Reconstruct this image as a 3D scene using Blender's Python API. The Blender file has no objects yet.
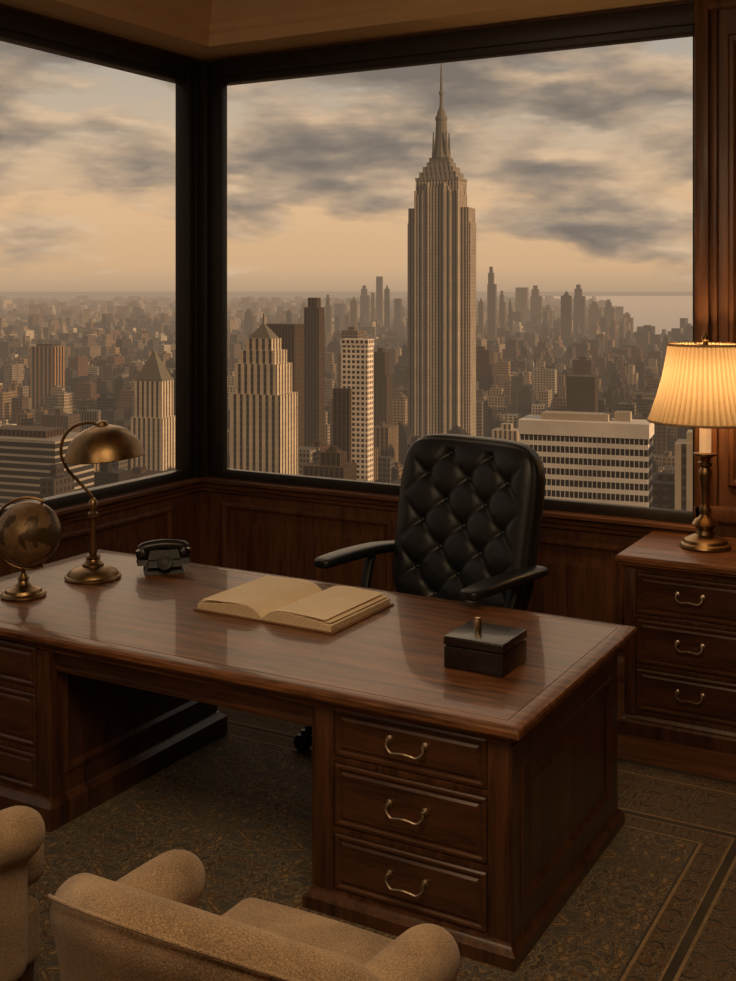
import bpy, bmesh, math, random
from mathutils import Vector, Matrix
random.seed(7)
scene = bpy.context.scene
COL = scene.collection
scene.view_settings.view_transform = 'Standard'
YAW = math.radians(29.3)
F = Vector((-math.sin(YAW), math.cos(YAW), 0)); R = Vector((math.cos(YAW), math.sin(YAW), 0))

# ------------------------------------------------------------------ node helpers
def newmat(name):
    m = bpy.data.materials.new(name); m.use_nodes = True
    nt = m.node_tree; nt.nodes.clear()
    out = nt.nodes.new('ShaderNodeOutputMaterial')
    return m, nt, out
def N(nt, t):
    return nt.nodes.new(t)
def L(nt, a, b): nt.links.new(a, b)
def M_(nt, op, a, b=None, c=None):
    n = nt.nodes.new('ShaderNodeMath'); n.operation = op
    for i, x in enumerate((a, b, c)):
        if x is None: continue
        if isinstance(x, (int, float)): n.inputs[i].default_value = x
        else: nt.links.new(x, n.inputs[i])
    return n.outputs[0]
def MIX(nt, fac, a, b, blend='MIX'):
    n = nt.nodes.new('ShaderNodeMix'); n.data_type = 'RGBA'; n.blend_type = blend
    for idx, x in ((0, fac), (6, a), (7, b)):
        if isinstance(x, (int, float)): n.inputs[idx].default_value = x
        elif isinstance(x, tuple): n.inputs[idx].default_value = (*x[:3], 1)
        else: nt.links.new(x, n.inputs[idx])
    return n.outputs[2]
def RAMP(nt, fac, stops, interp='LINEAR'):
    n = nt.nodes.new('ShaderNodeValToRGB'); cr = n.color_ramp; cr.interpolation = interp
    while len(cr.elements) > 1: cr.elements.remove(cr.elements[-1])
    cr.elements[0].position = stops[0][0]; cr.elements[0].color = (*stops[0][1], 1)
    for p, c in stops[1:]:
        e = cr.elements.new(p); e.color = (*c, 1)
    nt.links.new(fac, n.inputs[0]); return n.outputs[0]
def mapped(nt, scale=(1, 1, 1), rot=(0, 0, 0)):
    tc = nt.nodes.new('ShaderNodeTexCoord'); mp = nt.nodes.new('ShaderNodeMapping')
    mp.inputs['Scale'].default_value = scale; mp.inputs['Rotation'].default_value = rot
    nt.links.new(tc.outputs['Object'], mp.inputs[0]); return mp.outputs[0]
def noise_(nt, vec, scale, detail=4, rough=.5, dist=0):
    n = nt.nodes.new('ShaderNodeTexNoise'); nt.links.new(vec, n.inputs['Vector'])
    n.inputs['Scale'].default_value = scale; n.inputs['Detail'].default_value = detail
    n.inputs['Roughness'].default_value = rough; n.inputs['Distortion'].default_value = dist
    return n.outputs[0]
def bump(nt, h, strength=.2, dist=.01):
    b = nt.nodes.new('ShaderNodeBump'); b.inputs['Strength'].default_value = strength; b.inputs['Distance'].default_value = dist
    nt.links.new(h, b.inputs['Height']); return b.outputs[0]

def wood(name, c0, c1, axis='x', rough=.3, coat=.3, sc=1.0, coatr=.14, spread=.12):
    m, nt, out = newmat(name)
    s = {'x': (.7, 9, 9), 'y': (9, .7, 9), 'z': (9, 9, .7)}[axis]
    v = mapped(nt, tuple(k*sc for k in s))
    n1 = noise_(nt, v, 2.2, 6, .6, .6)
    n2 = noise_(nt, v, 9, 4, .65)
    f = M_(nt, 'ADD', M_(nt, 'MULTIPLY', n1, .6), M_(nt, 'MULTIPLY', n2, .4))
    c = RAMP(nt, f, [(.5-spread, c0), (.5, tuple((a+b)/2 for a, b in zip(c0, c1))), (.5+spread, c1)])
    p = N(nt, 'ShaderNodeBsdfPrincipled'); L(nt, c, p.inputs['Base Color'])
    rr = M_(nt, 'ADD', M_(nt, 'MULTIPLY', n2, .15), rough-.07); L(nt, rr, p.inputs['Roughness'])
    p.inputs['Coat Weight'].default_value = coat; p.inputs['Coat Roughness'].default_value = coatr
    L(nt, bump(nt, n2, .06, .004), p.inputs['Normal'])
    L(nt, p.outputs[0], out.inputs[0]); return m
def plain(name, col, rough=.5, metal=0, nscale=20, var=.25, bmp=.05, coat=0, bdist=.003, sheen=0, emit=0):
    m, nt, out = newmat(name); v = mapped(nt)
    n = noise_(nt, v, nscale, 5, .6)
    c = RAMP(nt, n, [(.3, tuple(k*(1-var) for k in col)), (.7, tuple(min(1, k*(1+var)) for k in col))])
    p = N(nt, 'ShaderNodeBsdfPrincipled'); L(nt, c, p.inputs['Base Color'])
    p.inputs['Metallic'].default_value = metal
    L(nt, M_(nt, 'ADD', M_(nt, 'MULTIPLY', n, .2), rough-.1), p.inputs['Roughness'])
    p.inputs['Coat Weight'].default_value = coat
    p.inputs['Sheen Weight'].default_value = sheen
    if emit: p.inputs['Emission Color'].default_value = (1, .66, .35, 1); p.inputs['Emission Strength'].default_value = emit
    if bmp: L(nt, bump(nt, n, bmp, bdist), p.inputs['Normal'])
    L(nt, p.outputs[0], out.inputs[0]); return m

DK, LT = (.029, .011, .005), (.108, .042, .017)
wx = wood('mahogany_x', DK, LT, 'x'); wz = wood('mahogany_z', DK, LT, 'z'); wy = wood('mahogany_y', DK, LT, 'y')
wtop = wood('desktop_wood', (.055, .019, .006), (.26, .105, .036), 'x', rough=.42, coat=.26, sc=1.3, coatr=.05, spread=.10)
wtop.node_tree.nodes['Principled BSDF'].inputs['Specular IOR Level'].default_value = .35
wwall = wood('wall_wood', (.07, .027, .011), (.19, .076, .029), 'z', rough=.42, coat=.1)
wwallx = wood('wall_wood_x', (.07, .027, .011), (.19, .076, .029), 'x', rough=.42, coat=.1)
wwally = wood('wall_wood_y', (.07, .027, .011), (.19, .076, .029), 'y', rough=.42, coat=.1)
framem = plain('window_frame_metal', (.020, .015, .010), .45, .0, bmp=.02)
plaster = plain('plaster', (.74, .55, .32), .85, nscale=6, var=.05, bmp=.05)
brass = plain('brass', (.50, .36, .20), .3, 1, nscale=30, var=.2)
brassd = plain('aged_brass', (.27, .17, .08), .36, 1, nscale=14, var=.35)
nickel = plain('pull_metal', (.50, .40, .28), .38, 1, nscale=30)
leather = plain('black_leather', (.011, .012, .0125), .40, nscale=160, var=.3, bmp=.2, bdist=.002)
blackp = plain('black_plastic', (.010, .008, .007), .34, nscale=40, bmp=0)
blackm = plain('black_bakelite', (.008, .007, .006), .5, nscale=40, bmp=0)
blackbox = plain('black_lacquer', (.013, .010, .008), .30, nscale=60, bmp=.03, coat=.15)
coverm = plain('book_cover', (.20, .10, .045), .6, nscale=50)
candle = plain('ivory_tube', (.85, .68, .45), .5, nscale=10, var=.05, emit=.25)  # slight emission painted in, so the tube looks lit by the bulb
darkmetal = plain('dark_metal', (.05, .045, .04), .3, .9, nscale=30)

def mk_fabric():
    m, nt, out = newmat('upholstery_fabric'); v = mapped(nt)
    n = noise_(nt, v, 230, 3, .7); n2 = noise_(nt, v, 6, 3, .5)
    f = M_(nt, 'ADD', M_(nt, 'MULTIPLY', n, .65), M_(nt, 'MULTIPLY', n2, .35))
    c = RAMP(nt, f, [(.38, (.16, .10, .05)), (.5, (.31, .205, .11)), (.62, (.50, .34, .19))])
    p = N(nt, 'ShaderNodeBsdfPrincipled'); L(nt, c, p.inputs['Base Color']); p.inputs['Roughness'].default_value = .95
    p.inputs['Sheen Weight'].default_value = .2
    L(nt, bump(nt, n, .6, .005), p.inputs['Normal']); L(nt, p.outputs[0], out.inputs[0]); return m
fabric = mk_fabric()

# ------------------------------------------------------------------ mesh helpers
def mk(name, bm, mat, parent=None, smooth=True, angle=35, normals=True):
    if normals: bmesh.ops.recalc_face_normals(bm, faces=bm.faces[:])
    me = bpy.data.meshes.new(name); bm.to_mesh(me); bm.free()
    if mat: me.materials.append(mat)
    if smooth:
        for p in me.polygons: p.use_smooth = True
        me.set_sharp_from_angle(angle=math.radians(angle))
    o = bpy.data.objects.new(name, me); COL.objects.link(o)
    if parent: o.parent = parent
    return o
def addbox(bm, x0, x1, y0, y1, z0, z1, bev=0, seg=2, mat4=None):
    r = bmesh.ops.create_cube(bm, size=1)
    vs = r['verts']
    M = Matrix.Translation(((x0+x1)/2, (y0+y1)/2, (z0+z1)/2)) @ Matrix.Diagonal((x1-x0, y1-y0, z1-z0, 1))
    bmesh.ops.transform(bm, matrix=M, verts=vs)
    if bev:
        es = list({e for v in vs for e in v.link_edges})
        rr = bmesh.ops.bevel(bm, geom=es, offset=bev, segments=seg, affect='EDGES', profile=.5, clamp_overlap=True)
        vs = list({v for f in rr['faces'] for v in f.verts} | {v for v in vs if v.is_valid})
    if mat4: bmesh.ops.transform(bm, matrix=mat4, verts=[v for v in vs if v.is_valid])
    return vs
def boxes(name, lst, mat, parent=None, bev=.004, seg=2):
    bm = bmesh.new()
    for b in lst: addbox(bm, *b, bev=bev, seg=seg)
    return mk(name, bm, mat, parent)
def loft(bm, hx, hy, prof, M=Matrix()):
    rings = []
    for ins, z in prof:
        x, y = hx-ins, hy-ins
        rings.append([bm.verts.new(M @ Vector(c)) for c in ((-x, -y, z), (x, -y, z), (x, y, z), (-x, y, z))])
    for a, b in zip(rings, rings[1:]):
        for i in range(4):
            bm.faces.new((a[i], a[(i+1) % 4], b[(i+1) % 4], b[i]))
    bm.faces.new(rings[0]); bm.faces.new(rings[-1])
def face_ny(cx, y, cz):
    return Matrix.Translation((cx, y, cz)) @ Matrix(((1, 0, 0, 0), (0, 0, -1, 0), (0, 1, 0, 0), (0, 0, 0, 1)))
def face_px(x, cy, cz):
    return Matrix.Translation((x, cy, cz)) @ Matrix(((0, 0, 1, 0), (1, 0, 0, 0), (0, 1, 0, 0), (0, 0, 0, 1)))
def face_nx(x, cy, cz):
    return Matrix.Translation((x, cy, cz)) @ Matrix(((0, 0, -1, 0), (1, 0, 0, 0), (0, 1, 0, 0), (0, 0, 0, 1)))
def lathe(name, prof, mat, parent=None, seg=40, loc=(0, 0, 0), M=None, angle=40, bm=None):
    own = bm is None
    if own: bm = bmesh.new()
    rings = []; new = []
    for r, z in prof:
        if r < 1e-6: v = bm.verts.new((0, 0, z)); rings.append([v]); new.append(v)
        else:
            rg = [bm.verts.new((r*math.cos(2*math.pi*i/seg), r*math.sin(2*math.pi*i/seg), z)) for i in range(seg)]
            rings.append(rg); new += rg
    for a, b in zip(rings, rings[1:]):
        for i in range(seg):
            j = (i+1) % seg
            if len(a) == 1 and len(b) == 1: break
            if len(a) == 1: bm.faces.new((a[0], b[j], b[i]))
            elif len(b) == 1: bm.faces.new((a[i], a[j], b[0]))
            else: bm.faces.new((a[i], a[j], b[j], b[i]))
    MM = Matrix.Translation(loc) @ (M or Matrix())
    bmesh.ops.transform(bm, matrix=MM, verts=new)
    if own: return mk(name, bm, mat, parent, angle=angle)
def sweep(bm, pts, rad, seg=12, flat=1.0, caps=True, pw=1.0):
    pts = [Vector(p) for p in pts]; n = len(pts)
    rads = rad if isinstance(rad, (list, tuple)) else [rad]*n
    up = Vector((0, 0, 1)); t0 = (pts[1]-pts[0]).normalized()
    if abs(t0.dot(up)) > .95: up = Vector((1, 0, 0))
    nrm = (up - t0*up.dot(t0)).normalized(); rings = []
    def sp_(v): return math.copysign(abs(v)**pw, v)
    for i, p in enumerate(pts):
        t = (pts[min(i+1, n-1)]-pts[max(i-1, 0)]).normalized()
        nrm = (nrm - t*nrm.dot(t)).normalized(); bn = t.cross(nrm)
        rings.append([bm.verts.new(p + rads[i]*(nrm*sp_(math.cos(2*math.pi*k/seg))*flat + bn*sp_(math.sin(2*math.pi*k/seg)))) for k in range(seg)])
    for a, b in zip(rings, rings[1:]):
        for i in range(seg):
            j = (i+1) % seg; bm.faces.new((a[i], a[j], b[j], b[i]))
    if caps: bm.faces.new(rings[0]); bm.faces.new(rings[-1])
def spline(pts, n=8):
    pts = [Vector(p) for p in pts]; P = [2*pts[0]-pts[1]]+pts+[2*pts[-1]-pts[-2]]; out = []
    for i in range(1, len(P)-2):
        for k in range(n):
            t = k/n; a, b, c, d = P[i-1], P[i], P[i+1], P[i+2]
            out.append(.5*((2*b)+(-a+c)*t+(2*a-5*b+4*c-d)*t*t+(-a+3*b-3*c+d)*t**3))
    out.append(pts[-1]); return out
def top(name, label, cat, loc=(0, 0, 0), rot=0):
    e = bpy.data.objects.new(name, None); COL.objects.link(e); e.location = loc; e.rotation_euler = (0, 0, rot)
    e.empty_display_size = .1; e['label'] = label; e['category'] = cat; return e
def struct(o): o['kind'] = 'structure'; return o

# ------------------------------------------------------------------ camera
cd = bpy.data.cameras.new('camera'); cam = bpy.data.objects.new('camera', cd); COL.objects.link(cam)
cam.location = (0, 0, 2.1); cam.rotation_euler = (math.pi/2, 0, YAW)
cd.sensor_width = 36; cd.lens = 1160/981*36; cd.shift_y = -200.5/981; cd.clip_start = .05; cd.clip_end = 400000
scene.camera = cam

# ------------------------------------------------------------------ room
XL, XR, YB, YF, ZC = -4.65, 1.6, 6.05, -1.6, 3.86
WX1 = -1.455; SILL = .95; HEAD = 3.43
struct(boxes('floor', [(XL-.3, XR+.3, YF-.3, YB+.3, -.2, 0)], wood('floor_wood', (.08, .032, .012), (.24, .10, .038), 'x', rough=.3), bev=0))
struct(boxes('ceiling', [(XL-.3, XR+.3, YF-.3, YB+.3, ZC, ZC+.2)], plaster, bev=0))
struct(boxes('wall_right', [(XR, XR+.3, YF-.3, YB+.3, 0, ZC)], wwall, bev=0))
struct(boxes('wall_front', [(XL-.3, XR, YF-.3, YF, 0, ZC)], wwall, bev=0))
bm = bmesh.new()
addbox(bm, XL, WX1, YB, YB+.3, 0, SILL-.06)
addbox(bm, XL, WX1, YB, YB+.3, HEAD+.14, ZC)
addbox(bm, WX1, XR, YB, YB+.3, 0, ZC)
def panel(bm, M, hx, hy, w=.05, d=.02):
    prof = [(0, 0), (0, d*.5), (w*.2, d), (w*.5, d), (w*.75, d*.4), (w, .002), (w+.05, .002), (w+.08, d*.5), (w+.09, d*.5)]
    loft(bm, hx, hy, prof, M)
for cx, hw in ((-3.85, .62), (-2.45, .62)):
    panel(bm, face_ny(cx, YB, .46), hw, .28)
panel(bm, face_ny(-.93, YB, 2.25), .36, 1.15, .06, .03)
panel(bm, face_ny(-.93, YB, .46), .36, .28)
panel(bm, face_ny(0.2, YB, 2.25), .60, 1.15, .06, .03)
struct(mk('wall_back', bm, wwall, angle=30))
bm = bmesh.new()
addbox(bm, XL-.3, XL, YF, YB+.3, 0, SILL-.06)
addbox(bm, XL-.3, XL, YF, YB+.3, HEAD+.14, ZC)
addbox(bm, XL-.3, XL, YF, .6, SILL-.06, HEAD+.14)
for cy in (5.2, 3.9, 2.6): panel(bm, face_px(XL, cy, .46), .56, .28)
struct(mk('wall_left', bm, wwall, angle=30))
def hprof(bm, x0, x1, y, prof):
    a = [bm.verts.new((x0, y-o, z)) for o, z in prof]; b = [bm.verts.new((x1, y-o, z)) for o, z in prof]
    for i in range(len(a)-1): bm.faces.new((a[i], a[i+1], b[i+1], b[i]))
    bm.faces.new((a[-1], a[0], b[0], b[-1])); bm.faces.new(a); bm.faces.new(b)
def vprof(bm, y0, y1, x, prof):
    a = [bm.verts.new((x+o, y0, z)) for o, z in prof]; b = [bm.verts.new((x+o, y1, z)) for o, z in prof]
    for i in range(len(a)-1): bm.faces.new((a[i], a[i+1], b[i+1], b[i]))
    bm.faces.new((a[-1], a[0], b[0], b[-1])); bm.faces.new(a); bm.faces.new(b)
sp = [(-.02, SILL-.058), (.055, SILL-.058), (.065, SILL-.066), (.065, SILL-.084), (.04, SILL-.094), (.035, SILL-.12), (.02, SILL-.13), (.018, SILL-.15), (0, SILL-.155), (-.02, SILL-.155)]
bm = bmesh.new(); hprof(bm, XL, WX1+.02, YB, sp); struct(mk('trim_1', bm, wwallx, angle=30))
bm = bmesh.new(); vprof(bm, YF, YB, XL, sp); struct(mk('trim_2', bm, wwally, angle=30))
bb = [(-.01, 0), (.03, 0), (.03, .12), (.02, .14), (.01, .15), (-.01, .155)]
bm = bmesh.new(); hprof(bm, XL, XR, YB, bb); struct(mk('baseboard_back', bm, wwallx, angle=30))
bm = bmesh.new(); vprof(bm, YF, YB, XL, bb); struct(mk('baseboard_left', bm, wwally, angle=30))
bm = bmesh.new()
addbox(bm, WX1+.005, WX1+.075, YB-.05, YB+.01, .9, ZC, bev=.006)
addbox(bm, WX1+.085, WX1+.115, YB-.03, YB+.01, .9, ZC, bev=.008)
addbox(bm, WX1+.0, XR, YB-.07, YB+.01, 3.60, 3.68, bev=.015)
addbox(bm, WX1+.0, XR, YB-.045, YB+.01, 3.53, 3.60, bev=.01)
addbox(bm, WX1+.0, XR, YB-.05, YB+.01, .92, 1.0, bev=.012)
struct(mk('trim_3', bm, wwall))
FZ = 3.60
cp = [(0, FZ), (.30, FZ), (.30, FZ+.07), (.32, FZ+.09), (.32, FZ+.13), (.36, FZ+.17), (.42, ZC), (0, ZC)]
bm = bmesh.new(); hprof(bm, XL+.30, WX1, YB, cp); struct(mk('trim_4', bm, plaster, angle=25))
bm = bmesh.new(); vprof(bm, YF, YB, XL, cp); struct(mk('trim_5', bm, plaster, angle=25))
def pane_mat():
    m, nt, out = newmat('window_glass')
    tr = N(nt, 'ShaderNodeBsdfTransparent'); gl = N(nt, 'ShaderNodeBsdfGlossy'); gl.inputs['Roughness'].default_value = .5
    gl.inputs[0].default_value = (.9, .9, .9, 1)
    mx = N(nt, 'ShaderNodeMixShader'); mx.inputs[0].default_value = .008
    L(nt, tr.outputs[0], mx.inputs[1]); L(nt, gl.outputs[0], mx.inputs[2]); L(nt, mx.outputs[0], out.inputs[0]); return m
glass = pane_mat()
w1 = boxes('window_1', [
    (-4.50, WX1+.01, YB+.0, YB+.10, HEAD, HEAD+.15), (-4.50, WX1+.01, YB-.01, YB+.04, SILL-.06, SILL),
    (-4.50, WX1+.01, YB-.03, YB-.0, HEAD+.04, HEAD+.15),
    (-4.56, -4.465, YB-.012, YB+.05, SILL-.06, HEAD+.15), (-4.655, -4.57, YB-.03, YB+.10, SILL-.06, HEAD+.15),
    (WX1-.015, WX1+.015, YB-.01, YB+.10, SILL-.06, HEAD+.15)], framem, bev=.006)
struct(w1)
p = boxes('pane', [(-4.48, WX1-.01, YB+.03, YB+.038, SILL-.01, HEAD+.01)], glass, w1, bev=0)
w2 = boxes('window_2', [
    (XL-.10, XL+.0, .6, 5.97, HEAD, HEAD+.15), (XL-.06, XL+.01, .6, 5.97, SILL-.06, SILL),
    (XL, XL+.03, .6, 5.97, HEAD+.04, HEAD+.15),
    (XL-.10, XL+.012, 5.92, 5.975, SILL-.06, HEAD+.15), (XL-.10, XL+.02, 5.985, 6.06, SILL-.06, HEAD+.15),
    (XL-.10, XL+.03, .6, .68, SILL-.06, HEAD+.15)], framem, bev=.006)
struct(w2)
boxes('pane', [(XL-.058, XL-.05, .66, 5.93, SILL-.01, HEAD+.01)], glass, w2, bev=0)

# ------------------------------------------------------------------ rug
def rug_mat(hx, hy):
    m, nt, out = newmat('persian_rug')
    tc = N(nt, 'ShaderNodeTexCoord'); sx = N(nt, 'ShaderNodeSeparateXYZ'); L(nt, tc.outputs['Object'], sx.inputs[0])
    ax = M_(nt, 'ABSOLUTE', sx.outputs[0]); ay = M_(nt, 'ABSOLUTE', sx.outputs[1])
    d = M_(nt, 'MINIMUM', M_(nt, 'SUBTRACT', hx, ax), M_(nt, 'SUBTRACT', hy, ay))
    def orn(per, sc, seed, petals, wamp=.2):
        cx = M_(nt, 'PINGPONG', M_(nt, 'ADD', sx.outputs[0], seed), per); cy = M_(nt, 'PINGPONG', M_(nt, 'ADD', sx.outputs[1], seed*.7), per)
        r = M_(nt, 'SQRT', M_(nt, 'ADD', M_(nt, 'MULTIPLY', cx, cx), M_(nt, 'MULTIPLY', cy, cy)))
        th = M_(nt, 'ARCTAN2', cy, cx)
        pet = M_(nt, 'MULTIPLY', M_(nt, 'COSINE', M_(nt, 'MULTIPLY', th, petals)), .18)
        rr = M_(nt, 'ADD', M_(nt, 'DIVIDE', r, per), pet)
        w = M_(nt, 'MULTIPLY', M_(nt, 'SINE', M_(nt, 'MULTIPLY', rr, 12.0)), wamp)
        cb = N(nt, 'ShaderNodeCombineXYZ'); L(nt, cx, cb.inputs[0]); L(nt, cy, cb.inputs[1]); cb.inputs[2].default_value = seed
        n = noise_(nt, cb.outputs[0], sc, 2, .5, 1.5)
        return M_(nt, 'ADD', w, n)
    A, B, C, D = (.048, .034, .021), (.40, .27, .125), (.105, .10, .085), (.17, .085, .036)
    f1 = orn(.26, 16, .3, 8); f2 = orn(.11, 24, 1.7, 4, .22)
    field = RAMP(nt, f1, [(.24, C), (.34, A), (.40, B), (.45, C), (.55, C), (.59, B), (.63, A), (.72, D), (.8, B)], 'LINEAR')
    bord = RAMP(nt, f2, [(.28, D), (.38, A), (.44, B), (.50, A), (.58, C), (.63, B), (.68, A)], 'LINEAR')
    bands = RAMP(nt, d, [(0, A), (.03, D), (.04, A), (.12, B), (.13, D), (.15, A), (.48, B), (.49, A), (.52, B), (.53, D), (.62, B), (.63, A)], 'CONSTANT')
    isb = M_(nt, 'MULTIPLY', M_(nt, 'GREATER_THAN', d, .15), M_(nt, 'LESS_THAN', d, .48))
    isb2 = M_(nt, 'MULTIPLY', M_(nt, 'GREATER_THAN', d, .53), M_(nt, 'LESS_THAN', d, .62))
    isb3 = M_(nt, 'MULTIPLY', M_(nt, 'GREATER_THAN', d, .04), M_(nt, 'LESS_THAN', d, .12))
    c = MIX(nt, M_(nt, 'MAXIMUM', isb, M_(nt, 'MAXIMUM', isb2, isb3)), bands, bord)
    c = MIX(nt, M_(nt, 'GREATER_THAN', d, .64), c, field)
    wear = noise_(nt, tc.outputs['Object'], 45, 6, .75)
    c = MIX(nt, 1.0, c, RAMP(nt, wear, [(.3, (.5, .5, .5)), (.7, (1.0, 1.0, 1.0))]), 'MULTIPLY')
    worn = noise_(nt, tc.outputs['Object'], 3, 4, .6)
    c = MIX(nt, RAMP(nt, worn, [(.4, (.1, .1, .1)), (.7, (.5, .5, .5))]), c, (.10, .075, .045))
    p = N(nt, 'ShaderNodeBsdfPrincipled'); L(nt, c, p.inputs['Base Color']); p.inputs['Roughness'].default_value = .95
    L(nt, bump(nt, noise_(nt, tc.outputs['Object'], 300, 2), .4, .004), p.inputs['Normal']); L(nt, p.outputs[0], out.inputs[0]); return m
RX0, RX1, RY0, RY1 = -4.45, -.42, .6, 5.06
bm = bmesh.new(); addbox(bm, -(RX1-RX0)/2, (RX1-RX0)/2, -(RY1-RY0)/2, (RY1-RY0)/2, 0, .012, bev=.004)
rug = mk('rug', bm, rug_mat((RX1-RX0)/2, (RY1-RY0)/2)); rug.location = ((RX0+RX1)/2, (RY0+RY1)/2, 0.0)
rug['label'] = 'worn slate, brown and gold oriental area rug on wood floor'; rug['category'] = 'rug'
GZ = .012

# ------------------------------------------------------------------ handles / drawers
def bail_mesh(w=.055, drop=.028, r=.0042):
    bm = bmesh.new()
    for s in (-1, 1):
        lathe('', [(0, 0), (.012, 0), (.012, .003), (.006, .006), (.005, .018), (.007, .022), (0, .025)], None, bm=bm, seg=14, loc=(s*w, 0, 0), M=Matrix.Rotation(math.pi/2, 4, 'X'))
    pts = spline([(-w, -.020, 0), (-w*1.02, -.024, -drop*.45), (-w*.72, -.028, -drop*.95), (-w*.3, -.03, -drop*.85), (0, -.031, -drop*.8), (w*.3, -.03, -drop*.85), (w*.72, -.028, -drop*.95), (w*1.02, -.024, -drop*.45), (w, -.020, 0)], 5)
    sweep(bm, pts, r, 8); return bm
def drawer(parent, cx, y, z0, z1, hw, mat, hscale=1.0, hz=None):
    cz = (z0+z1)/2
    bm = bmesh.new()
    loft(bm, hw, (z1-z0)/2, [(0, -.02), (0, .010), (.006, .014), (.014, .014), (.020, .008), (.026, .008), (.034, .013), (.04, .013)], Matrix(face_ny(0, 0, 0)))
    d = mk('drawer', bm, mat, parent, angle=25); d.location = (cx, y, cz)
    h = mk('handle', bail_mesh(.055*hscale, .030*hscale, .0036*hscale), nickel, d); h.location = (0, -.013, (hz-cz if hz else .01)); h['label'] = 'curved metal bail pull'
    return d

# ------------------------------------------------------------------ desk
DX0, DX1, DY0, DY1, DZ = -4.16, -1.325, 3.30, 4.56, .76
dcx, dcy = (DX0+DX1)/2, (DY0+DY1)/2
desk = top('desk', 'large dark mahogany pedestal desk with polished top on the rug', 'desk', (dcx, dcy, GZ))
DZ -= GZ
bm = bmesh.new()
loft(bm, (DX1-DX0)/2, (DY1-DY0)/2, [(.06, DZ-.075), (.05, DZ-.075), (.045, DZ-.062), (.028, DZ-.052), (.02, DZ-.045), (.02, DZ-.040), (.006, DZ-.036), (0, DZ-.028), (0, DZ-.012), (.005, DZ-.004), (.013, DZ), (.06, DZ), (.061, DZ-.0015), (.064, DZ-.0015), (.065, DZ)])
mk('desktop', bm, wtop, desk, angle=30)
def lx(x): return x-dcx
def ly(y): return y-dcy
BZ = DZ-.072
def pedestal(x0, x1, y0, y1, out_=.03, ph=0.0, name='pedestal'):
    bm = bmesh.new()
    X0, X1, Y0, Y1 = lx(x0), lx(x1), ly(y0), ly(y1)
    addbox(bm, X0, X1, Y0+.012, Y1, .03, BZ, bev=.002)
    for a, b in ((X0, X0+.075), (X1-.075, X1)): addbox(bm, a, b, Y0, Y0+.02, .06, BZ, bev=.003)
    for z in (.062+ph, .275, .510): addbox(bm, X0+.07, X1-.07, Y0+.002, Y0+.02, z-.010, z+.012, bev=.002)
    addbox(bm, X0+.07, X1-.07, Y0, Y0+.02, .69-GZ, BZ, bev=.002)
    M = Matrix.Translation(((X0+X1)/2, (Y0+Y1)/2, 0)); hx, hy = (X1-X0)/2, (Y1-Y0)/2
    o_ = out_
    loft(bm, hx+o_, hy+o_, [(0, 0), (0, .040+ph), (o_*.2, .046+ph), (o_*.4, .050+ph), (o_*.66, .063+ph), (o_*.93, .067+ph), (o_, .067+ph)], M)
    for fx, face in ((X1, face_px), (X0, face_nx)):
        loft(bm, hy-.0, (BZ-.067-ph)/2, [(0, -.001), (0, .010), (.070, .010), (.075, .016), (.090, .016), (.105, .001), (.15, .001), (.17, .007), (.171, .007)], face(fx, (Y0+Y1)/2, (BZ+.067+ph)/2))
    o = mk(name, bm, wz, desk, angle=28)
    for z0, z1, hz in ((.524, .682, .62), (.289, .498, .41), (.075+ph, .263, .18+ph*.3)):
        drawer(desk, (X0+X1)/2, Y0+.012, z0, z1, (X1-X0)/2-.078, wx, 1.18, hz)
    return o
pedestal(-2.085, -1.375, 3.345, 4.42)
pedestal(-4.10, -3.29, 3.335, 4.40, .04, .045)
bm = bmesh.new()
addbox(bm, lx(-3.30), lx(-2.08), ly(3.365), ly(3.39), .60, BZ, bev=.003)
addbox(bm, lx(-3.29), lx(-2.085), ly(3.352), ly(3.37), .60, .622, bev=.004)
addbox(bm, lx(-3.30), lx(-2.08), ly(4.36), ly(4.39), .62, BZ, bev=.003)
addbox(bm, lx(-4.08), lx(-1.39), ly(3.39), ly(4.38), BZ-.012, BZ+.005)
mk('apron', bm, wx, desk)

# ------------------------------------------------------------------ credenza
cr = top('side_cabinet', 'dark wood three-drawer cabinet standing against the panelled wall', 'cabinet', (-1.325, 5.70, 0))
bm = bmesh.new(); CZ = .845
loft(bm, .345, .335, [(.03, CZ-.06), (.025, CZ-.05), (.012, CZ-.042), (.01, CZ-.034), (0, CZ-.028), (0, CZ-.01), (.008, CZ), (.05, CZ)])
mk('cabinet_top', bm, wtop, cr, angle=30)
bm = bmesh.new()
addbox(bm, -.305, .305, -.29, .305, .05, CZ-.055, bev=.003)
for a, b in ((-.31, -.255), (.255, .31)): addbox(bm, a, b, -.30, -.28, .09, CZ-.055, bev=.004)
for z in (.105, .325, .56, .775): addbox(bm, -.26, .26, -.298, -.28, z-.010, z+.010, bev=.002)
loft(bm, .335, .32, [(0, 0), (0, .06), (.008, .07), (.02, .075), (.03, .092), (.034, .094)])
loft(bm, .29, .33, [(0, 0), (0, .007), (.055, .007), (.06, .011), (.07, .011), (.08, 0), (.12, 0), (.121, 0)], face_nx(-.305, .0, .435))
mk('cabinet_body', bm, wz, cr, angle=28)
for z0, z1 in ((.573, .762), (.338, .547), (.118, .312)):
    drawer(cr, 0, -.288, z0, z1, .25, wx, 1.05, (z0+z1)/2+.02)

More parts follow.
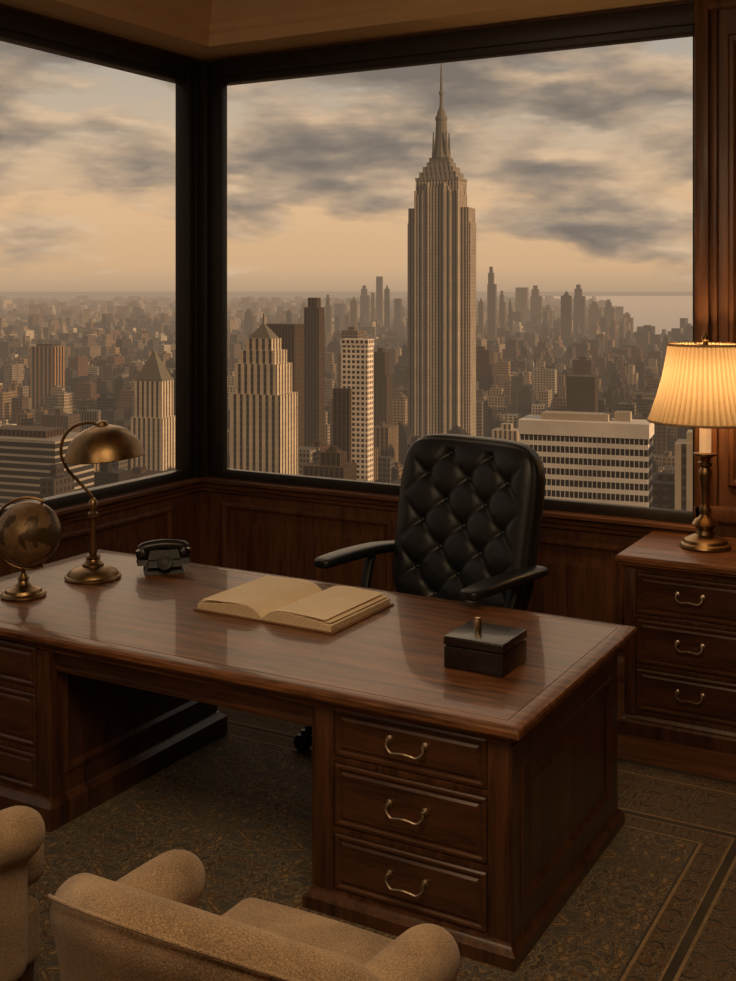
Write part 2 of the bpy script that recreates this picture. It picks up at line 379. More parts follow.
# ------------------------------------------------------------------ executive chair
ch = top('office_chair', 'black leather executive swivel chair with button tufting behind the desk', 'chair', (-2.39, 4.72, GZ), math.radians(-12))
XS, ZS = .235, .225
BT = [((p_+q_)/2*XS, (p_-q_)/2*ZS) for p_ in range(-6, 7) for q_ in range(-6, 7)]
BT = [(x, z) for x, z in BT if abs(x) < .30 and abs(z) < .345]
def tuft(W, H, T, nx, ny, name, parent, depth, M):
    bm = bmesh.new(); fv = {}; bv = {}
    for i in range(nx+1):
        for j in range(ny+1):
            a = math.sin(math.pi/2*(-1+2*i/nx))*.35 + .65*(-1+2*i/nx); b = math.sin(math.pi/2*(-1+2*j/ny))*.35 + .65*(-1+2*j/ny)
            x = a*W*(1-.14*abs(b)**5-.06*abs(b)**14)*(1+.02*b); z = b*H*(1-.07*abs(a)**4-.05*abs(a)**12)
            e = (max(0, 1-abs(a)**7)*max(0, 1-abs(b)**9))**.5
            p = x/XS + z/ZS; q = x/XS - z/ZS
            sp_, sq_ = abs(math.sin(math.pi*p)), abs(math.sin(math.pi*q))
            crease = math.exp(-min(sp_, sq_)/.22)
            dm = min(math.hypot(x-bx_, z-bz_) for bx_, bz_ in BT)
            dim = math.exp(-(dm/.030)**2)
            dim2 = math.exp(-dm/.055)
            mask = max(0, min(1, (.86-abs(a))/.16))*max(0, min(1, (.88-abs(b))/.14))
            mask = mask*mask*(3-2*mask)
            drop = depth*(.34*crease + .22*dim + .55*dim2)*mask
            yf = T*e + .008*mask - drop
            seam = .006*math.exp(-((max(abs(a)*.97, abs(b)*.98)-.92)/.013)**2)
            cur = .05*(a*a)
            fv[i, j] = bm.verts.new(M @ Vector((x, -yf+seam-cur, z)))
            bv[i, j] = bm.verts.new(M @ Vector((x, T*.95*e-cur, z)))
    for i in range(nx):
        for j in range(ny):
            bm.faces.new((fv[i, j], fv[i+1, j], fv[i+1, j+1], fv[i, j+1]))
            bm.faces.new((bv[i, j], bv[i, j+1], bv[i+1, j+1], bv[i+1, j]))
    bmesh.ops.remove_doubles(bm, verts=bm.verts[:], dist=.0004)
    return mk(name, bm, leather, parent, angle=80)
MB = Matrix.Translation((0.01, .40, .95)) @ Matrix.Rotation(math.radians(-11), 4, 'X')
br = tuft(.405, .435, .098, 120, 130, 'backrest', ch, .046, MB)
sm_ = br.modifiers.new('smooth', 'SMOOTH'); sm_.factor = .5; sm_.iterations = 5
first = None
for x, z in BT:
    a = x/.405
    pos = MB @ Vector((x, -.060-.05*a*a, z))
    if first is None:
        bm = bmesh.new(); bmesh.ops.create_uvsphere(bm, u_segments=12, v_segments=8, radius=.013); first = mk('button', bm, leather, br)
        o = first
    else:
        o = first.copy(); COL.objects.link(o); o.parent = br
    o.location = pos
def soft(name, b, r, mat, parent, seg=5, crown=0):
    bm = bmesh.new(); addbox(bm, *b, bev=r, seg=seg)
    return mk(name, bm, mat, parent, angle=60)
soft('seat', (-.32, .27, -.29, .34, .42, .57), .06, leather, ch)
for s in (-1, 1):
    bm = bmesh.new()
    pts = spline([(s*.395, .42, .80), (s*.425, .22, .815), (s*.43, .04, .817), (s*.43, -.12, .812), (s*.425, -.20, .806)], 6)
    rs = [.046 + .008*math.sin(math.pi*i/(len(pts)-1)) for i in range(len(pts))]; rs[0] = .03; rs[-1] = .034; rs[-2] = .044
    sweep(bm, pts, rs, 24, flat=.50, pw=.66)
    mk('armrest', bm, leather, ch, angle=60)
    bm = bmesh.new()
    sweep(bm, spline([(s*.42, .16, .79), (s*.42, .13, .70), (s*.40, .10, .60), (s*.28, .08, .47)], 6), .026, 12, flat=.7, pw=.7)
    mk('armrest_support', bm, blackm, ch)
bm = bmesh.new()
lathe('', [(0, .09), (.045, .09), (.05, .12), (.035, .16), (.03, .18), (.03, .40), (.10, .41), (.10, .425), (0, .425)], None, bm=bm, seg=24)
NL = 5; ang0 = math.radians(223)
for k in range(NL):
    a = ang0 + 2*math.pi*k/NL
    sweep(bm, spline([(.02*math.cos(a), .02*math.sin(a), .13), (.25*math.cos(a), .25*math.sin(a), .125), (.51*math.cos(a), .51*math.sin(a), .090)], 5), [.038-.014*i/10 for i in range(11)], 10)
mk('chair_base', bm, darkmetal, ch)
cfirst = None
for k in range(NL):
    a = ang0 + 2*math.pi*k/NL
    if cfirst is None:
        bm = bmesh.new()
        MR = Matrix.Rotation(math.pi/2, 4, 'Y')
        for s in (-1, 1):
            lathe('', [(0, -.012), (.030, -.012), (.037, -.007), (.037, .007), (.030, .012), (0, .012)], None, bm=bm, seg=20, loc=(s*.018, 0, .037), M=MR)
        lathe('', [(0, .03), (.013, .03), (.013, .09), (0, .09)], None, bm=bm, seg=12)
        addbox(bm, -.03, .03, -.022, .022, .05, .074, bev=.008)
        o = cfirst = mk('caster', bm, blackp, ch)
    else:
        o = cfirst.copy(); COL.objects.link(o); o.parent = ch
    o.location = (.52*math.cos(a), .52*math.sin(a), 0); o.rotation_euler = (0, 0, a+1)

# ------------------------------------------------------------------ armchairs
def remesh(o, vox=.012, sm=8):
    r = o.modifiers.new('remesh', 'REMESH'); r.mode = 'VOXEL'; r.voxel_size = vox; r.use_smooth_shade = True
    s = o.modifiers.new('smooth', 'SMOOTH'); s.factor = .6; s.iterations = sm
def armchair(loc, label):
    e = top('armchair', label, 'armchair', loc, 0)
    bm = bmesh.new()
    addbox(bm, -.42, .42, -.085, .085, .22, .80, bev=.08, seg=6)
    bmesh.ops.subdivide_edges(bm, edges=[ed for ed in bm.edges if ed.calc_length() > .2], cuts=11, use_grid_fill=True)
    def warp(x, y, z):
        y2 = y + 1.25*x*x - .10*(z-.3) - .33
        z2 = z + (.06-.85*x*x)*max(0, (z-.3)/.5)
        if z > .6: y2 -= .03*((z-.6)/.2)
        return (x, y2, z2)
    for v in bm.verts: v.co = warp(*v.co)
    b = mk('backrest', bm, fabric, e); remesh(b)
    bm = bmesh.new()
    sweep(bm, [warp(-.36+.72*i/40, -.068, .782) for i in range(41)], .0045, 8)
    mk('piping', bm, fabric, e)
    for s in (-1, 1):
        bm = bmesh.new()
        addbox(bm, s*.345-.05, s*.345+.05, -.24, .17, .16, .58, bev=.045, seg=4)
        pts = [(s*(.345+.018*(i/14)), -.24+.44*i/14, .590-.03*(i/14)**2) for i in range(15)]
        rs = [.070+.008*i/14 for i in range(15)]; rs[0] = .06; rs[-1] = .050; rs[-2] = .069
        sweep(bm, pts, rs, 20)
        a = mk('armrest', bm, fabric, e); remesh(a)
    bm = bmesh.new(); addbox(bm, -.285, .285, -.28, .34, .33, .475, bev=.045, seg=5)
    bmesh.ops.subdivide_edges(bm, edges=[ed for ed in bm.edges if ed.calc_length() > .2], cuts=6, use_grid_fill=True)
    for v in bm.verts:
        if v.co.z > .455: v.co.z += .035*(1-(v.co.x/.3)**2)*(1-((v.co.y-.03)/.34)**2)
    mk('seat_cushion', bm, fabric, e, angle=60)
    boxes('seat_frame', [(-.34, .34, -.28, .26, .15, .335)], fabric, e, bev=.03, seg=3)
    for sx in (-1, 1):
        for sy in (-.26, .22):
            bm = bmesh.new(); vs = addbox(bm, -.028, .028, -.028, .028, 0, .17, bev=.004)
            for v in bm.verts:
                if v.co.z < .05: v.co.x *= .65; v.co.y *= .65
            l = mk('leg', bm, wz, e); l.location = (sx*.29, sy, 0)
    return e
armchair((-1.53, 2.225, GZ), 'tan textured upholstered armchair facing the drawers of the desk')
armchair((-2.80, 2.21, GZ), 'tan textured upholstered armchair beside the other, facing the kneehole')

# ------------------------------------------------------------------ desk lamp
TZ = .7605
dl = top('desk_lamp', 'aged brass desk lamp with dome shade on the desk', 'lamp', (-3.757, 4.081, TZ), YAW)
lathe('lamp_base', [(0, 0), (.128, 0), (.130, .008), (.124, .016), (.118, .018), (.112, .03), (.09, .045), (.06, .055), (.05, .058), (.048, .068), (.036, .075), (.03, .09), (.036, .098), (.03, .106), (.02, .112), (0, .113)], brassd, dl)
bm = bmesh.new()
lathe('', [(0, .10), (.017, .10), (.020, .13), (.015, .16), (.013, .26), (.016, .275), (.024, .285), (.024, .30), (.016, .31), (.02, .325), (.02, .355), (.010, .37), (0, .372)], None, bm=bm, seg=24)
sweep(bm, spline([(0, 0, .35), (-.01, 0, .385), (-.055, 0, .435), (-.115, 0, .50), (-.148, 0, .57), (-.14, 0, .645), (-.095, 0, .70), (-.03, 0, .722), (.03, 0, .715)], 8), .0075, 10)
mk('lamp_stem', bm, brassd, dl)
sh = lathe('lamp_shade', [(.180, .0), (.184, .004), (.182, .012), (.174, .045), (.157, .08), (.128, .112), (.088, .136), (.045, .150), (.03, .153), (.028, .165), (.016, .173), (0, .175), ], brassd, dl, seg=48)
so = sh.modifiers.new('solid', 'SOLIDIFY'); so.thickness = .004; so.offset = -1
sh.location = (.055, 0, .558); sh.rotation_euler = (0, math.radians(-5), 0)
bm = bmesh.new(); bmesh.ops.create_uvsphere(bm, u_segments=16, v_segments=10, radius=.035)
mb_off = plain('frosted_bulb', (.8, .75, .65), .4, var=.03); bo = mk('bulb', bm, mb_off, dl); bo.location = (.055, 0, .60)
lathe('bulb_socket', [(0, 0), (.02, 0), (.02, .08), (0, .08)], brassd, dl, loc=(.055, 0, .63), seg=16)

# ------------------------------------------------------------------ globe
gl = top('globe', 'antique bronze-toned desk globe on a round brass stand', 'globe', (-3.80, 3.69, TZ), YAW)
lathe('globe_base', [(0, 0), (.095, 0), (.098, .008), (.092, .016), (.08, .02), (.074, .032), (.04, .045), (.026, .055), (.02, .07), (.026, .078), (.018, .088), (.012, .10), (0, .10)], brassd, gl)
def globe_mat():
    m, nt, out = newmat('antique_globe'); v = mapped(nt)
    n = noise_(nt, v, 8, 7, .55, .2); land = RAMP(nt, n, [(.50, (0, 0, 0)), (.53, (1, 1, 1))])
    c = MIX(nt, land, (.30, .19, .09), (.10, .06, .028))
    n2 = noise_(nt, v, 24, 4, .7); c = MIX(nt, .7, c, RAMP(nt, n2, [(.3, (.35, .35, .35)), (.7, (1.0, 1.0, 1.0))]), 'MULTIPLY')
    p = N(nt, 'ShaderNodeBsdfPrincipled'); L(nt, c, p.inputs['Base Color']); p.inputs['Metallic'].default_value = .45; p.inputs['Roughness'].default_value = .42
    L(nt, p.outputs[0], out.inputs[0]); return m
bm = bmesh.new(); bmesh.ops.create_uvsphere(bm, u_segments=48, v_segments=32, radius=.140)
c0 = Vector((.022, 0, .275))
g = mk('globe_sphere', bm, globe_mat(), gl, angle=80); g.location = c0; g.rotation_euler = (0, .4, 0)
bm = bmesh.new()
RR = .156
pts = [c0 + Vector((RR*math.cos(a), 0, RR*math.sin(a))) for a in [math.radians(66+ (294-66)*i/40) for i in range(41)]]
sweep(bm, pts, .007, 8, flat=1.0)
for an in (66, 294):
    an = math.radians(an)
    sweep(bm, [c0+Vector((RR*math.cos(an), 0, RR*math.sin(an))), c0+Vector((.12*math.cos(an), 0, .12*math.sin(an)))], .006, 8)
sweep(bm, [(0, 0, .09), (0, 0, .125)], .01, 10)
mk('meridian_ring', bm, brassd, gl)

# ------------------------------------------------------------------ telephone
ph = top('telephone', 'black vintage desk telephone with handset on the desk', 'telephone', (-3.56, 4.35, TZ), YAW+.25)
bm = bmesh.new(); vs = addbox(bm, -.135, .135, -.115, .105, 0, .105, bev=0)
for v in bm.verts:
    if v.co.z > .05: v.co.x *= .80; v.co.y = v.co.y*.72+.012
bmesh.ops.bevel(bm, geom=bm.edges[:], offset=.042, segments=6, affect='EDGES')
for v in bm.verts: v.co.z = max(v.co.z, 0)
mk('phone_body', bm, blackm, ph, angle=60)
bm = bmesh.new()
for s in (-1, 1):
    addbox(bm, s*.045-.012, s*.045+.012, 0, .06, .075, .108, bev=.006)
mk('cradle', bm, blackm, ph)
bm = bmesh.new()
pts = spline([(-.105, .018, .098), (-.08, .018, .112), (0, .018, .120), (.08, .018, .112), (.105, .018, .098)], 6)
sweep(bm, pts, [.027]*len(pts), 14)
for s in (-1, 1):
    lathe('', [(0, -.03), (.030, -.03), (.036, -.022), (.036, -.005), (.028, .014), (0, .022)], None, bm=bm, seg=24, loc=(s*.098, .018, .092), M=Matrix.Rotation(s*.35, 4, 'Y'))
mk('handset', bm, blackp, ph, angle=50)
bm = bmesh.new()
MD = Matrix.Translation((0, -.088, .058)) @ Matrix.Rotation(math.radians(62), 4, 'X')
lathe('', [(0, 0), (.036, 0), (.038, .004), (.034, .008), (.016, .008), (.014, .011), (0, .011)], None, bm=bm, seg=32)
for k in range(10):
    a = math.radians(30*k+20)
    lathe('', [(.0065, .0085), (.005, .0095), (.004, .0085)], None, bm=bm, seg=10, loc=(.025*math.cos(a), .025*math.sin(a), 0))
bmesh.ops.transform(bm, matrix=MD, verts=bm.verts[:])
mk('dial', bm, blackm, ph)

# ------------------------------------------------------------------ open book
bk = top('book', 'large open book with cream pages lying on the desk', 'book', (-2.665, 4.115, TZ), math.radians(-1))
bm = bmesh.new()
addbox(bm, -.345, -.004, -.245, .245, 0, .006, bev=.002); addbox(bm, .004, .345, -.245, .245, 0, .006, bev=.002); addbox(bm, -.02, .02, -.245, .245, 0, .004, bev=.001)
mk('cover', bm, coverm, bk)
def page_mat():
    m, nt, out = newmat('page_block')
    tc = N(nt, 'ShaderNodeTexCoord'); sx = N(nt, 'ShaderNodeSeparateXYZ'); L(nt, tc.outputs['Object'], sx.inputs[0])
    g = N(nt, 'ShaderNodeNewGeometry'); sn = N(nt, 'ShaderNodeSeparateXYZ'); L(nt, g.outputs['Normal'], sn.inputs[0])
    edge = M_(nt, 'LESS_THAN', sn.outputs[2], .5)
    st = M_(nt, 'MULTIPLY', edge, M_(nt, 'GREATER_THAN', M_(nt, 'FRACT', M_(nt, 'MULTIPLY', sx.outputs[2], 210)), .5))
    n = noise_(nt, tc.outputs['Object'], 9, 4)
    c = RAMP(nt, n, [(.3, (.92, .74, .48)), (.7, (.98, .82, .57))])
    c = MIX(nt, st, c, (.42, .28, .15))
    ln = M_(nt, 'GREATER_THAN', M_(nt, 'FRACT', M_(nt, 'MULTIPLY', sx.outputs[1], 60)), .62)
    inner = M_(nt, 'MULTIPLY', M_(nt, 'LESS_THAN', M_(nt, 'ABSOLUTE', sx.outputs[1]), .20), M_(nt, 'LESS_THAN', M_(nt, 'ABSOLUTE', M_(nt, 'SUBTRACT', M_(nt, 'ABSOLUTE', sx.outputs[0]), .17)), .125))
    wn = M_(nt, 'GREATER_THAN', noise_(nt, tc.outputs['Object'], 110, 2), .47)
    fac = M_(nt, 'MULTIPLY', M_(nt, 'MULTIPLY', M_(nt, 'MULTIPLY', ln, inner), wn), M_(nt, 'MULTIPLY', M_(nt, 'SUBTRACT', 1.0, edge), .15))
    c = MIX(nt, fac, c, (.2, .13, .08))
    p = N(nt, 'ShaderNodeBsdfPrincipled'); L(nt, c, p.inputs['Base Color']); p.inputs['Roughness'].default_value = .8; L(nt, p.outputs[0], out.inputs[0]); return m
pm = page_mat()
def pagez(d): return .007+.056*(1-math.exp(-d/.045))*(1-.62*(d/.33)**1.3)
for s in (-1, 1):
    bm = bmesh.new(); n = 30; prev = None
    for i in range(n+1):
        d = .002+.328*i/n
        z = pagez(d)
        ring = [bm.verts.new((s*d, yy, zz)) for yy, zz in ((-.235, .006), (.235, .006), (.235, z), (-.235, z))]
        if prev:
            for k in range(4): bm.faces.new((prev[k], prev[(k+1) % 4], ring[(k+1) % 4], ring[k]))
        else: bm.faces.new(ring)
        prev = ring
    bm.faces.new(prev); mk('page_block', bm, pm, bk, angle=40)
    for q, (ln_, lift, sk) in enumerate(((.318, .004, .003), (.30, .010, -.004))):
        bm = bmesh.new(); prev = None
        for i in range(25):
            t = i/24; d = .004+ln_*t; z = pagez(d)+.0015+lift*t*t*1.5
            ring = [bm.verts.new((s*d, yy+sk*t, z+dz)) for yy, dz in ((-.232, 0), (.232, 0), (.232, .0008), (-.232, .0008))]
            if prev:
                for k in range(4): bm.faces.new((prev[k], prev[(k+1) % 4], ring[(k+1) % 4], ring[k]))
            else: bm.faces.new(ring)
            prev = ring
        bm.faces.new(prev); mk('page_leaf', bm, pm, bk, angle=40)

# ------------------------------------------------------------------ small box with metal stub
bx = top('desk_box', 'small black desk box with a short metal stub on top', 'box', (-1.667, 3.833, TZ))
boxes('box_body', [(-.114, .114, -.111, .111, 0, .078)], blackbox, bx, bev=.005)
boxes('lid', [(-.115, .115, -.112, .112, .080, .112)], blackbox, bx, bev=.005, seg=3)
lathe('stub', [(0, .108), (.013, .108), (.013, .150), (.011, .153), (.011, .158), (0, .160)], brass, bx, seg=20, loc=(-.035, .01, 0))

# ------------------------------------------------------------------ table lamp
tl = top('table_lamp', 'lit brass candlestick table lamp with pleated shade on the cabinet', 'lamp', (-1.333, 5.735, .8455))
lathe('lamp_base', [(0, 0), (.118, 0), (.122, .01), (.118, .02), (.105, .026), (.10, .04), (.07, .055), (.045, .065), (.04, .085), (.05, .10), (.062, .115), (.05, .135), (.028, .15), (.022, .17), (0, .17)], brassd, tl)
lathe('lamp_stem', [(0, .16), (.024, .16), (.03, .18), (.022, .20), (.02, .22), (.024, .30), (.030, .35), (.032, .37), (.022, .39), (.034, .40), (.034, .415), (.022, .42), (.03, .44), (.055, .45), (.055, .46), (.02, .465), (0, .465)], brassd, tl)
lathe('socket_tube', [(0, .46), (.028, .46), (.028, .68), (.02, .685), (0, .685)], candle, tl, seg=20)
NP = 56
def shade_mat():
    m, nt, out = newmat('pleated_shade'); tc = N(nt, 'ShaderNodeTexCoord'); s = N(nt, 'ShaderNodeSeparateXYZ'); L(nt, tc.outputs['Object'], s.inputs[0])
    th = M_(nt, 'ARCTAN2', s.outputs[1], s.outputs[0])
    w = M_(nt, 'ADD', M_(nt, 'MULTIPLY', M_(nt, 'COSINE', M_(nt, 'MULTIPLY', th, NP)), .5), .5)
    c = RAMP(nt, w, [(0, (.36, .25, .135)), (.45, (.52, .40, .25)), (1, (.57, .45, .29))])  # pleat valleys coloured darker, fold shading painted into the cloth
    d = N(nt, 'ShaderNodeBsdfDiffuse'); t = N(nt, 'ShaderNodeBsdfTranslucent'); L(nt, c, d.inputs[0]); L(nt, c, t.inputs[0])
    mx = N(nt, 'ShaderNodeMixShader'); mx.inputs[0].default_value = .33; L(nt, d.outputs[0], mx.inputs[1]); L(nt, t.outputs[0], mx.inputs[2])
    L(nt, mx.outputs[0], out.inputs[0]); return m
bm = bmesh.new(); seg = NP*6; rows = []
for k in range(9):
    t = k/8; z = .615+.375*t; r0 = .268+(.172-.268)*t - .012*math.sin(math.pi*t)
    rows.append([bm.verts.new(((r0+.006*math.cos(2*math.pi*NP*i/seg))*math.cos(2*math.pi*i/seg), (r0+.006*math.cos(2*math.pi*NP*i/seg))*math.sin(2*math.pi*i/seg), z)) for i in range(seg)])
for a, b in zip(rows, rows[1:]):
    for i in range(seg): bm.faces.new((a[i], a[(i+1) % seg], b[(i+1) % seg], b[i]))
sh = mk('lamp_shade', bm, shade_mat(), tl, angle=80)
bindm = plain('shade_binding', (.45, .31, .16), .8)
for r, z in ((.274, .617), (.178, .988)):
    bm = bmesh.new()
    sweep(bm, [(r*math.cos(2*math.pi*i/64), r*math.sin(2*math.pi*i/64), z) for i in range(65)], .006, 8)
    mk('shade_binding', bm, bindm, tl)
bm = bmesh.new()
for k in range(3):
    a = 2*math.pi*k/3; sweep(bm, [(0, 0, .985), (.176*math.cos(a), .176*math.sin(a), .985)], .003, 6)
sweep(bm, [(0, 0, .68), (0, 0, 1.0)], .004, 6)
lathe('', [(0, .985), (.016, .985), (.010, 1.0), (.018, 1.012), (.016, 1.026), (.007, 1.036), (.004, 1.055), (0, 1.058)], None, bm=bm, seg=16)
mk('finial', bm, brassd, tl)
m, nt, out = newmat('lit_bulb'); em = N(nt, 'ShaderNodeEmission'); em.inputs[0].default_value = (1, .72, .38, 1); em.inputs[1].default_value = 6
L(nt, em.outputs[0], out.inputs[0])
bm = bmesh.new(); bmesh.ops.create_uvsphere(bm, u_segments=20, v_segments=12, radius=.03); bo = mk('bulb', bm, m, tl); bo.location = (0.0, .0, .73)
ld = bpy.data.lights.new('lamp_light', 'POINT'); ld.energy = 14; ld.color = (1, .62, .29); ld.shadow_soft_size = .05
lo = bpy.data.objects.new('lamp_light', ld); COL.objects.link(lo); lo.location = (-1.333, 5.735, .8455+.80)

# ------------------------------------------------------------------ city
PAINTED_HAZE = (.38, .265, .175)
def paint_haze(nt, shader, out, Ld=8800., strength=1.0):  # haze painted into materials as emission that grows with distance
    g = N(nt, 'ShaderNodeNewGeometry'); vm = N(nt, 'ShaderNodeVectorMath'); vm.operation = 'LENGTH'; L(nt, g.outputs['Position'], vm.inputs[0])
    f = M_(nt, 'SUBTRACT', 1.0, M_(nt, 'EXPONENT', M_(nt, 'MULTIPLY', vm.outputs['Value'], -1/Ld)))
    em = N(nt, 'ShaderNodeEmission'); em.inputs[0].default_value = (*PAINTED_HAZE, 1); em.inputs[1].default_value = strength
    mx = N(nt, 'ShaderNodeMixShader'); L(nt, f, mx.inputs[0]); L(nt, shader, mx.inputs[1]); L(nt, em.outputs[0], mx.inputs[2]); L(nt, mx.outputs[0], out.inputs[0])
def facade(name, wall=None, glass=(.02, .017, .014), bay=3.6, flo=3.9, wx_=.4, wz_=.4, span=None):
    m, nt, out = newmat(name)
    uv = N(nt, 'ShaderNodeUVMap'); uv.uv_map = 'UVMap'; s = N(nt, 'ShaderNodeSeparateXYZ'); L(nt, uv.outputs[0], s.inputs[0])
    fu = M_(nt, 'FRACT', M_(nt, 'DIVIDE', s.outputs[0], bay)); fv = M_(nt, 'FRACT', M_(nt, 'DIVIDE', s.outputs[1], flo))
    mu = M_(nt, 'GREATER_THAN', fu, wx_); mv = M_(nt, 'GREATER_THAN', fv, wz_)
    n = noise_(nt, uv.outputs[0], .05, 4, .6)
    if wall is None:
        at = N(nt, 'ShaderNodeAttribute'); at.attribute_name = 'tint'
        w = MIX(nt, 1.0, at.outputs['Color'], RAMP(nt, n, [(.3, (.7, .7, .7)), (.7, (1, 1, 1))]), 'MULTIPLY')
    else:
        w = RAMP(nt, n, [(.3, tuple(k*.8 for k in wall)), (.7, tuple(k*1.15 for k in wall))])
    if span is not None: c = MIX(nt, mu, w, MIX(nt, mv, span, glass))
    else: c = MIX(nt, M_(nt, 'MULTIPLY', mu, mv), w, glass)
    p = N(nt, 'ShaderNodeBsdfPrincipled'); L(nt, c, p.inputs['Base Color']); p.inputs['Roughness'].default_value = .8; p.inputs['Specular IOR Level'].default_value = .2
    paint_haze(nt, p.outputs[0], out); return m
f_tint = facade('masonry_facade')
f_tints = facade('ribbed_masonry_facade', None, (.02, .017, .014), 4.4, 3.8, .5, .4, (.06, .05, .04))
f_lime = facade('limestone_piers', (.47, .405, .32), (.022, .021, .019), 3.4, 3.9, .50, .35, (.12, .105, .085))
f_plain = facade('limestone_plain', (.44, .38, .30), (.3, .25, .19), 6, 5, .995, .995)
f_crown = facade('limestone_crown', (.29, .265, .22), (.05, .048, .042), 5, 7, .62, .35, (.13, .12, .10))
f_dark = facade('dark_bronze_facade', (.09, .055, .03), (.012, .010, .008), 3, 4, .35, .2, (.045, .027, .015))
f_bronze = facade('striped_bronze_facade', (.36, .20, .09), (.012, .010, .008), 7.5, 4, .36, .2, (.03, .018, .010))
f_bands = facade('banded_glass_facade', (.34, .30, .25), (.022, .022, .022), 400, 4.2, .0, .34)
f_white = facade('white_grid_facade', (.76, .68, .58), (.03, .026, .022), 3.2, 3.4, .38, .42)
f_band = facade('white_band_facade', (.80, .76, .69), (.014, .013, .012), 1.75, 4.3, .16, .42)
f_pband = facade('white_panel', (.78, .74, .67), (.5, .46, .40), 8, 30, .995, .995)
f_stone = facade('pale_stone_facade', (.54, .46, .35), (.04, .033, .027), 4.2, 4, .55, .3, (.09, .075, .058))
f_roof = facade('roof_metal', (.16, .15, .12), (.12, .11, .09), 2, 2, .5, .5)
GROUND = -200.
class Bld:
    def __init__(s): s.v = []; s.f = []; s.uv = []; s.c = []; s.us = 1.0
    def quad(s, ps, uvs, col):
        n = len(s.v); s.v += ps; s.f.append(tuple(range(n, n+len(ps)))); s.uv += uvs; s.c += [col]*len(ps)
    def box(s, cx, cy, w, d, z0, z1, col=(.3, .24, .17), M=None, tw=None, td=None):
        tw = w if tw is None else tw; td = d if td is None else td
        B = [Vector((cx+a*w/2, cy+b*d/2, z0)) for a, b in ((-1, -1), (1, -1), (1, 1), (-1, 1))]
        T = [Vector((cx+a*tw/2, cy+b*td/2, z1)) for a, b in ((-1, -1), (1, -1), (1, 1), (-1, 1))]
        if M: B = [M @ v for v in B]; T = [M @ v for v in T]
        u = s.us
        for i in range(4):
            j = (i+1) % 4; l = (w if i % 2 == 0 else d)*u; h = (z1-z0)
            s.quad([B[i], B[j], T[j], T[i]], [(0, 0), (l, 0), (l, h), (0, h)], col)
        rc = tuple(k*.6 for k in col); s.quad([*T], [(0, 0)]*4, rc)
    def prism(s, prof, seg=12, col=(.3, .24, .17)):
        for (r0, z0), (r1, z1) in zip(prof, prof[1:]):
            for i in range(seg):
                a, b = 2*math.pi*(i+.5)/seg, 2*math.pi*(i+1.5)/seg
                s.quad([Vector((r0*math.cos(a), r0*math.sin(a), z0)), Vector((r0*math.cos(b), r0*math.sin(b), z0)), Vector((r1*math.cos(b), r1*math.sin(b), z1)), Vector((r1*math.cos(a), r1*math.sin(a), z1))], [(0, 0), (2, 0), (2, z1-z0), (0, z1-z0)], col)
    def obj(s, name, mat, parent=None):
        me = bpy.data.meshes.new(name); me.from_pydata([tuple(v) for v in s.v], [], s.f)
        uvl = me.uv_layers.new(name='UVMap'); uvl.data.foreach_set('uv', [k for u in s.uv for k in u])
        ca = me.color_attributes.new('tint', 'FLOAT_COLOR', 'CORNER'); ca.data.foreach_set('color', [k for c in s.c for k in (*c, 1)])
        me.materials.append(mat); me.update()
        o = bpy.data.objects.new(name, me); COL.objects.link(o)
        if parent: o.parent = parent
        return o
GROT = 20
GR = YAW - math.radians(GROT)
def cpos(lat, dist):
    p = F*dist + R*lat; return (p.x, p.y, GROUND)
heroes = []
def hero(lat, dist, label, rad=40, name='skyscraper'):
    heroes.append((lat, dist, rad)); return top(name, label, 'building', cpos(lat, dist), GR)
def part(parent, name, mat, bl, col=(.3, .24, .17)):
    b = Bld()
    for x in bl: b.box(*x[:6], col, None, *x[6:])
    return b.obj(name, mat, parent)
G = 200
e = hero(79, 1250, 'tall limestone art deco skyscraper with stepped crown and long spire', 70)
part(e, 'base', f_plain, [(0, 0, 110, 60, 0, 30)])
bl = [(0, 0, 47, 34, 0, G+119), (0, -1.2, 27, 36, 0, G+112), (-20, -1, 8.5, 36, 0, G+104), (20, -1, 8.5, 36, 0, G+104)]
part(e, 'shaft', f_lime, bl)
bl = []
for x in (-23.5, -15, -9, 9, 15, 23.5): bl.append((x, -18.2 if abs(x) > 10 else -19, 1.8, 3, 0, G+(108 if abs(x) > 10 else 116)))
for y in (-8, 8): bl.append((23.7, y, 1.4, 1.8, 0, G+112))
part(e, 'pier', f_plain, bl)
for s in (-1, 1):
    part(e, 'wing', f_lime, [(s*28.5, 2, 10, 28, 0, G+90), (s*30, 2, 10, 24, 0, G+74)])
part(e, 'crown', f_crown, [(0, 0, 48, 35, G+119, G+122), (0, 0, 41, 30, G+122, G+128), (0, 0, 34, 26, G+128, G+134), (0, 0, 27, 21, G+134, G+139)])
b = Bld(); b.box(0, 0, 22, 18, G+139, G+144); b.prism([(10.5, G+144), (8.6, G+150), (7.4, G+157), (6.7, G+166), (6.2, G+176), (5.8, G+184), (6.6, G+185), (6.6, G+188), (5.2, G+190), (4.2, G+194), (2.6, G+198), (1.6, G+202)])
for a in (-1, 1):
    for c_ in (-1, 1): b.box(a*7, c_*6, 3, 3, G+144, G+172, (.3, .24, .17), None, 1, 1)
b.obj('mast', f_roof, e)
b = Bld(); b.prism([(1.9, G+200), (1.7, G+212), (2.6, G+213), (2.6, G+215), (1.5, G+217), (1.2, G+232), (.6, G+247), (.05, G+248)], 8); b.obj('spire', f_roof, e)
e = hero(-166, 900, 'pale stone tower with a pyramidal roof', 40)
part(e, 'shaft', f_stone, [(0, 0, 24, 18, 0, 132), (0, 0, 28, 22, 0, 104)])
part(e, 'roof', f_roof, [(0, 0, 24, 18, 132, 134), (0, 0, 22, 16, 134, 155, 1, 1)])
e = hero(-497, 1800, 'dark bronze striped office tower with flat roof', 60)
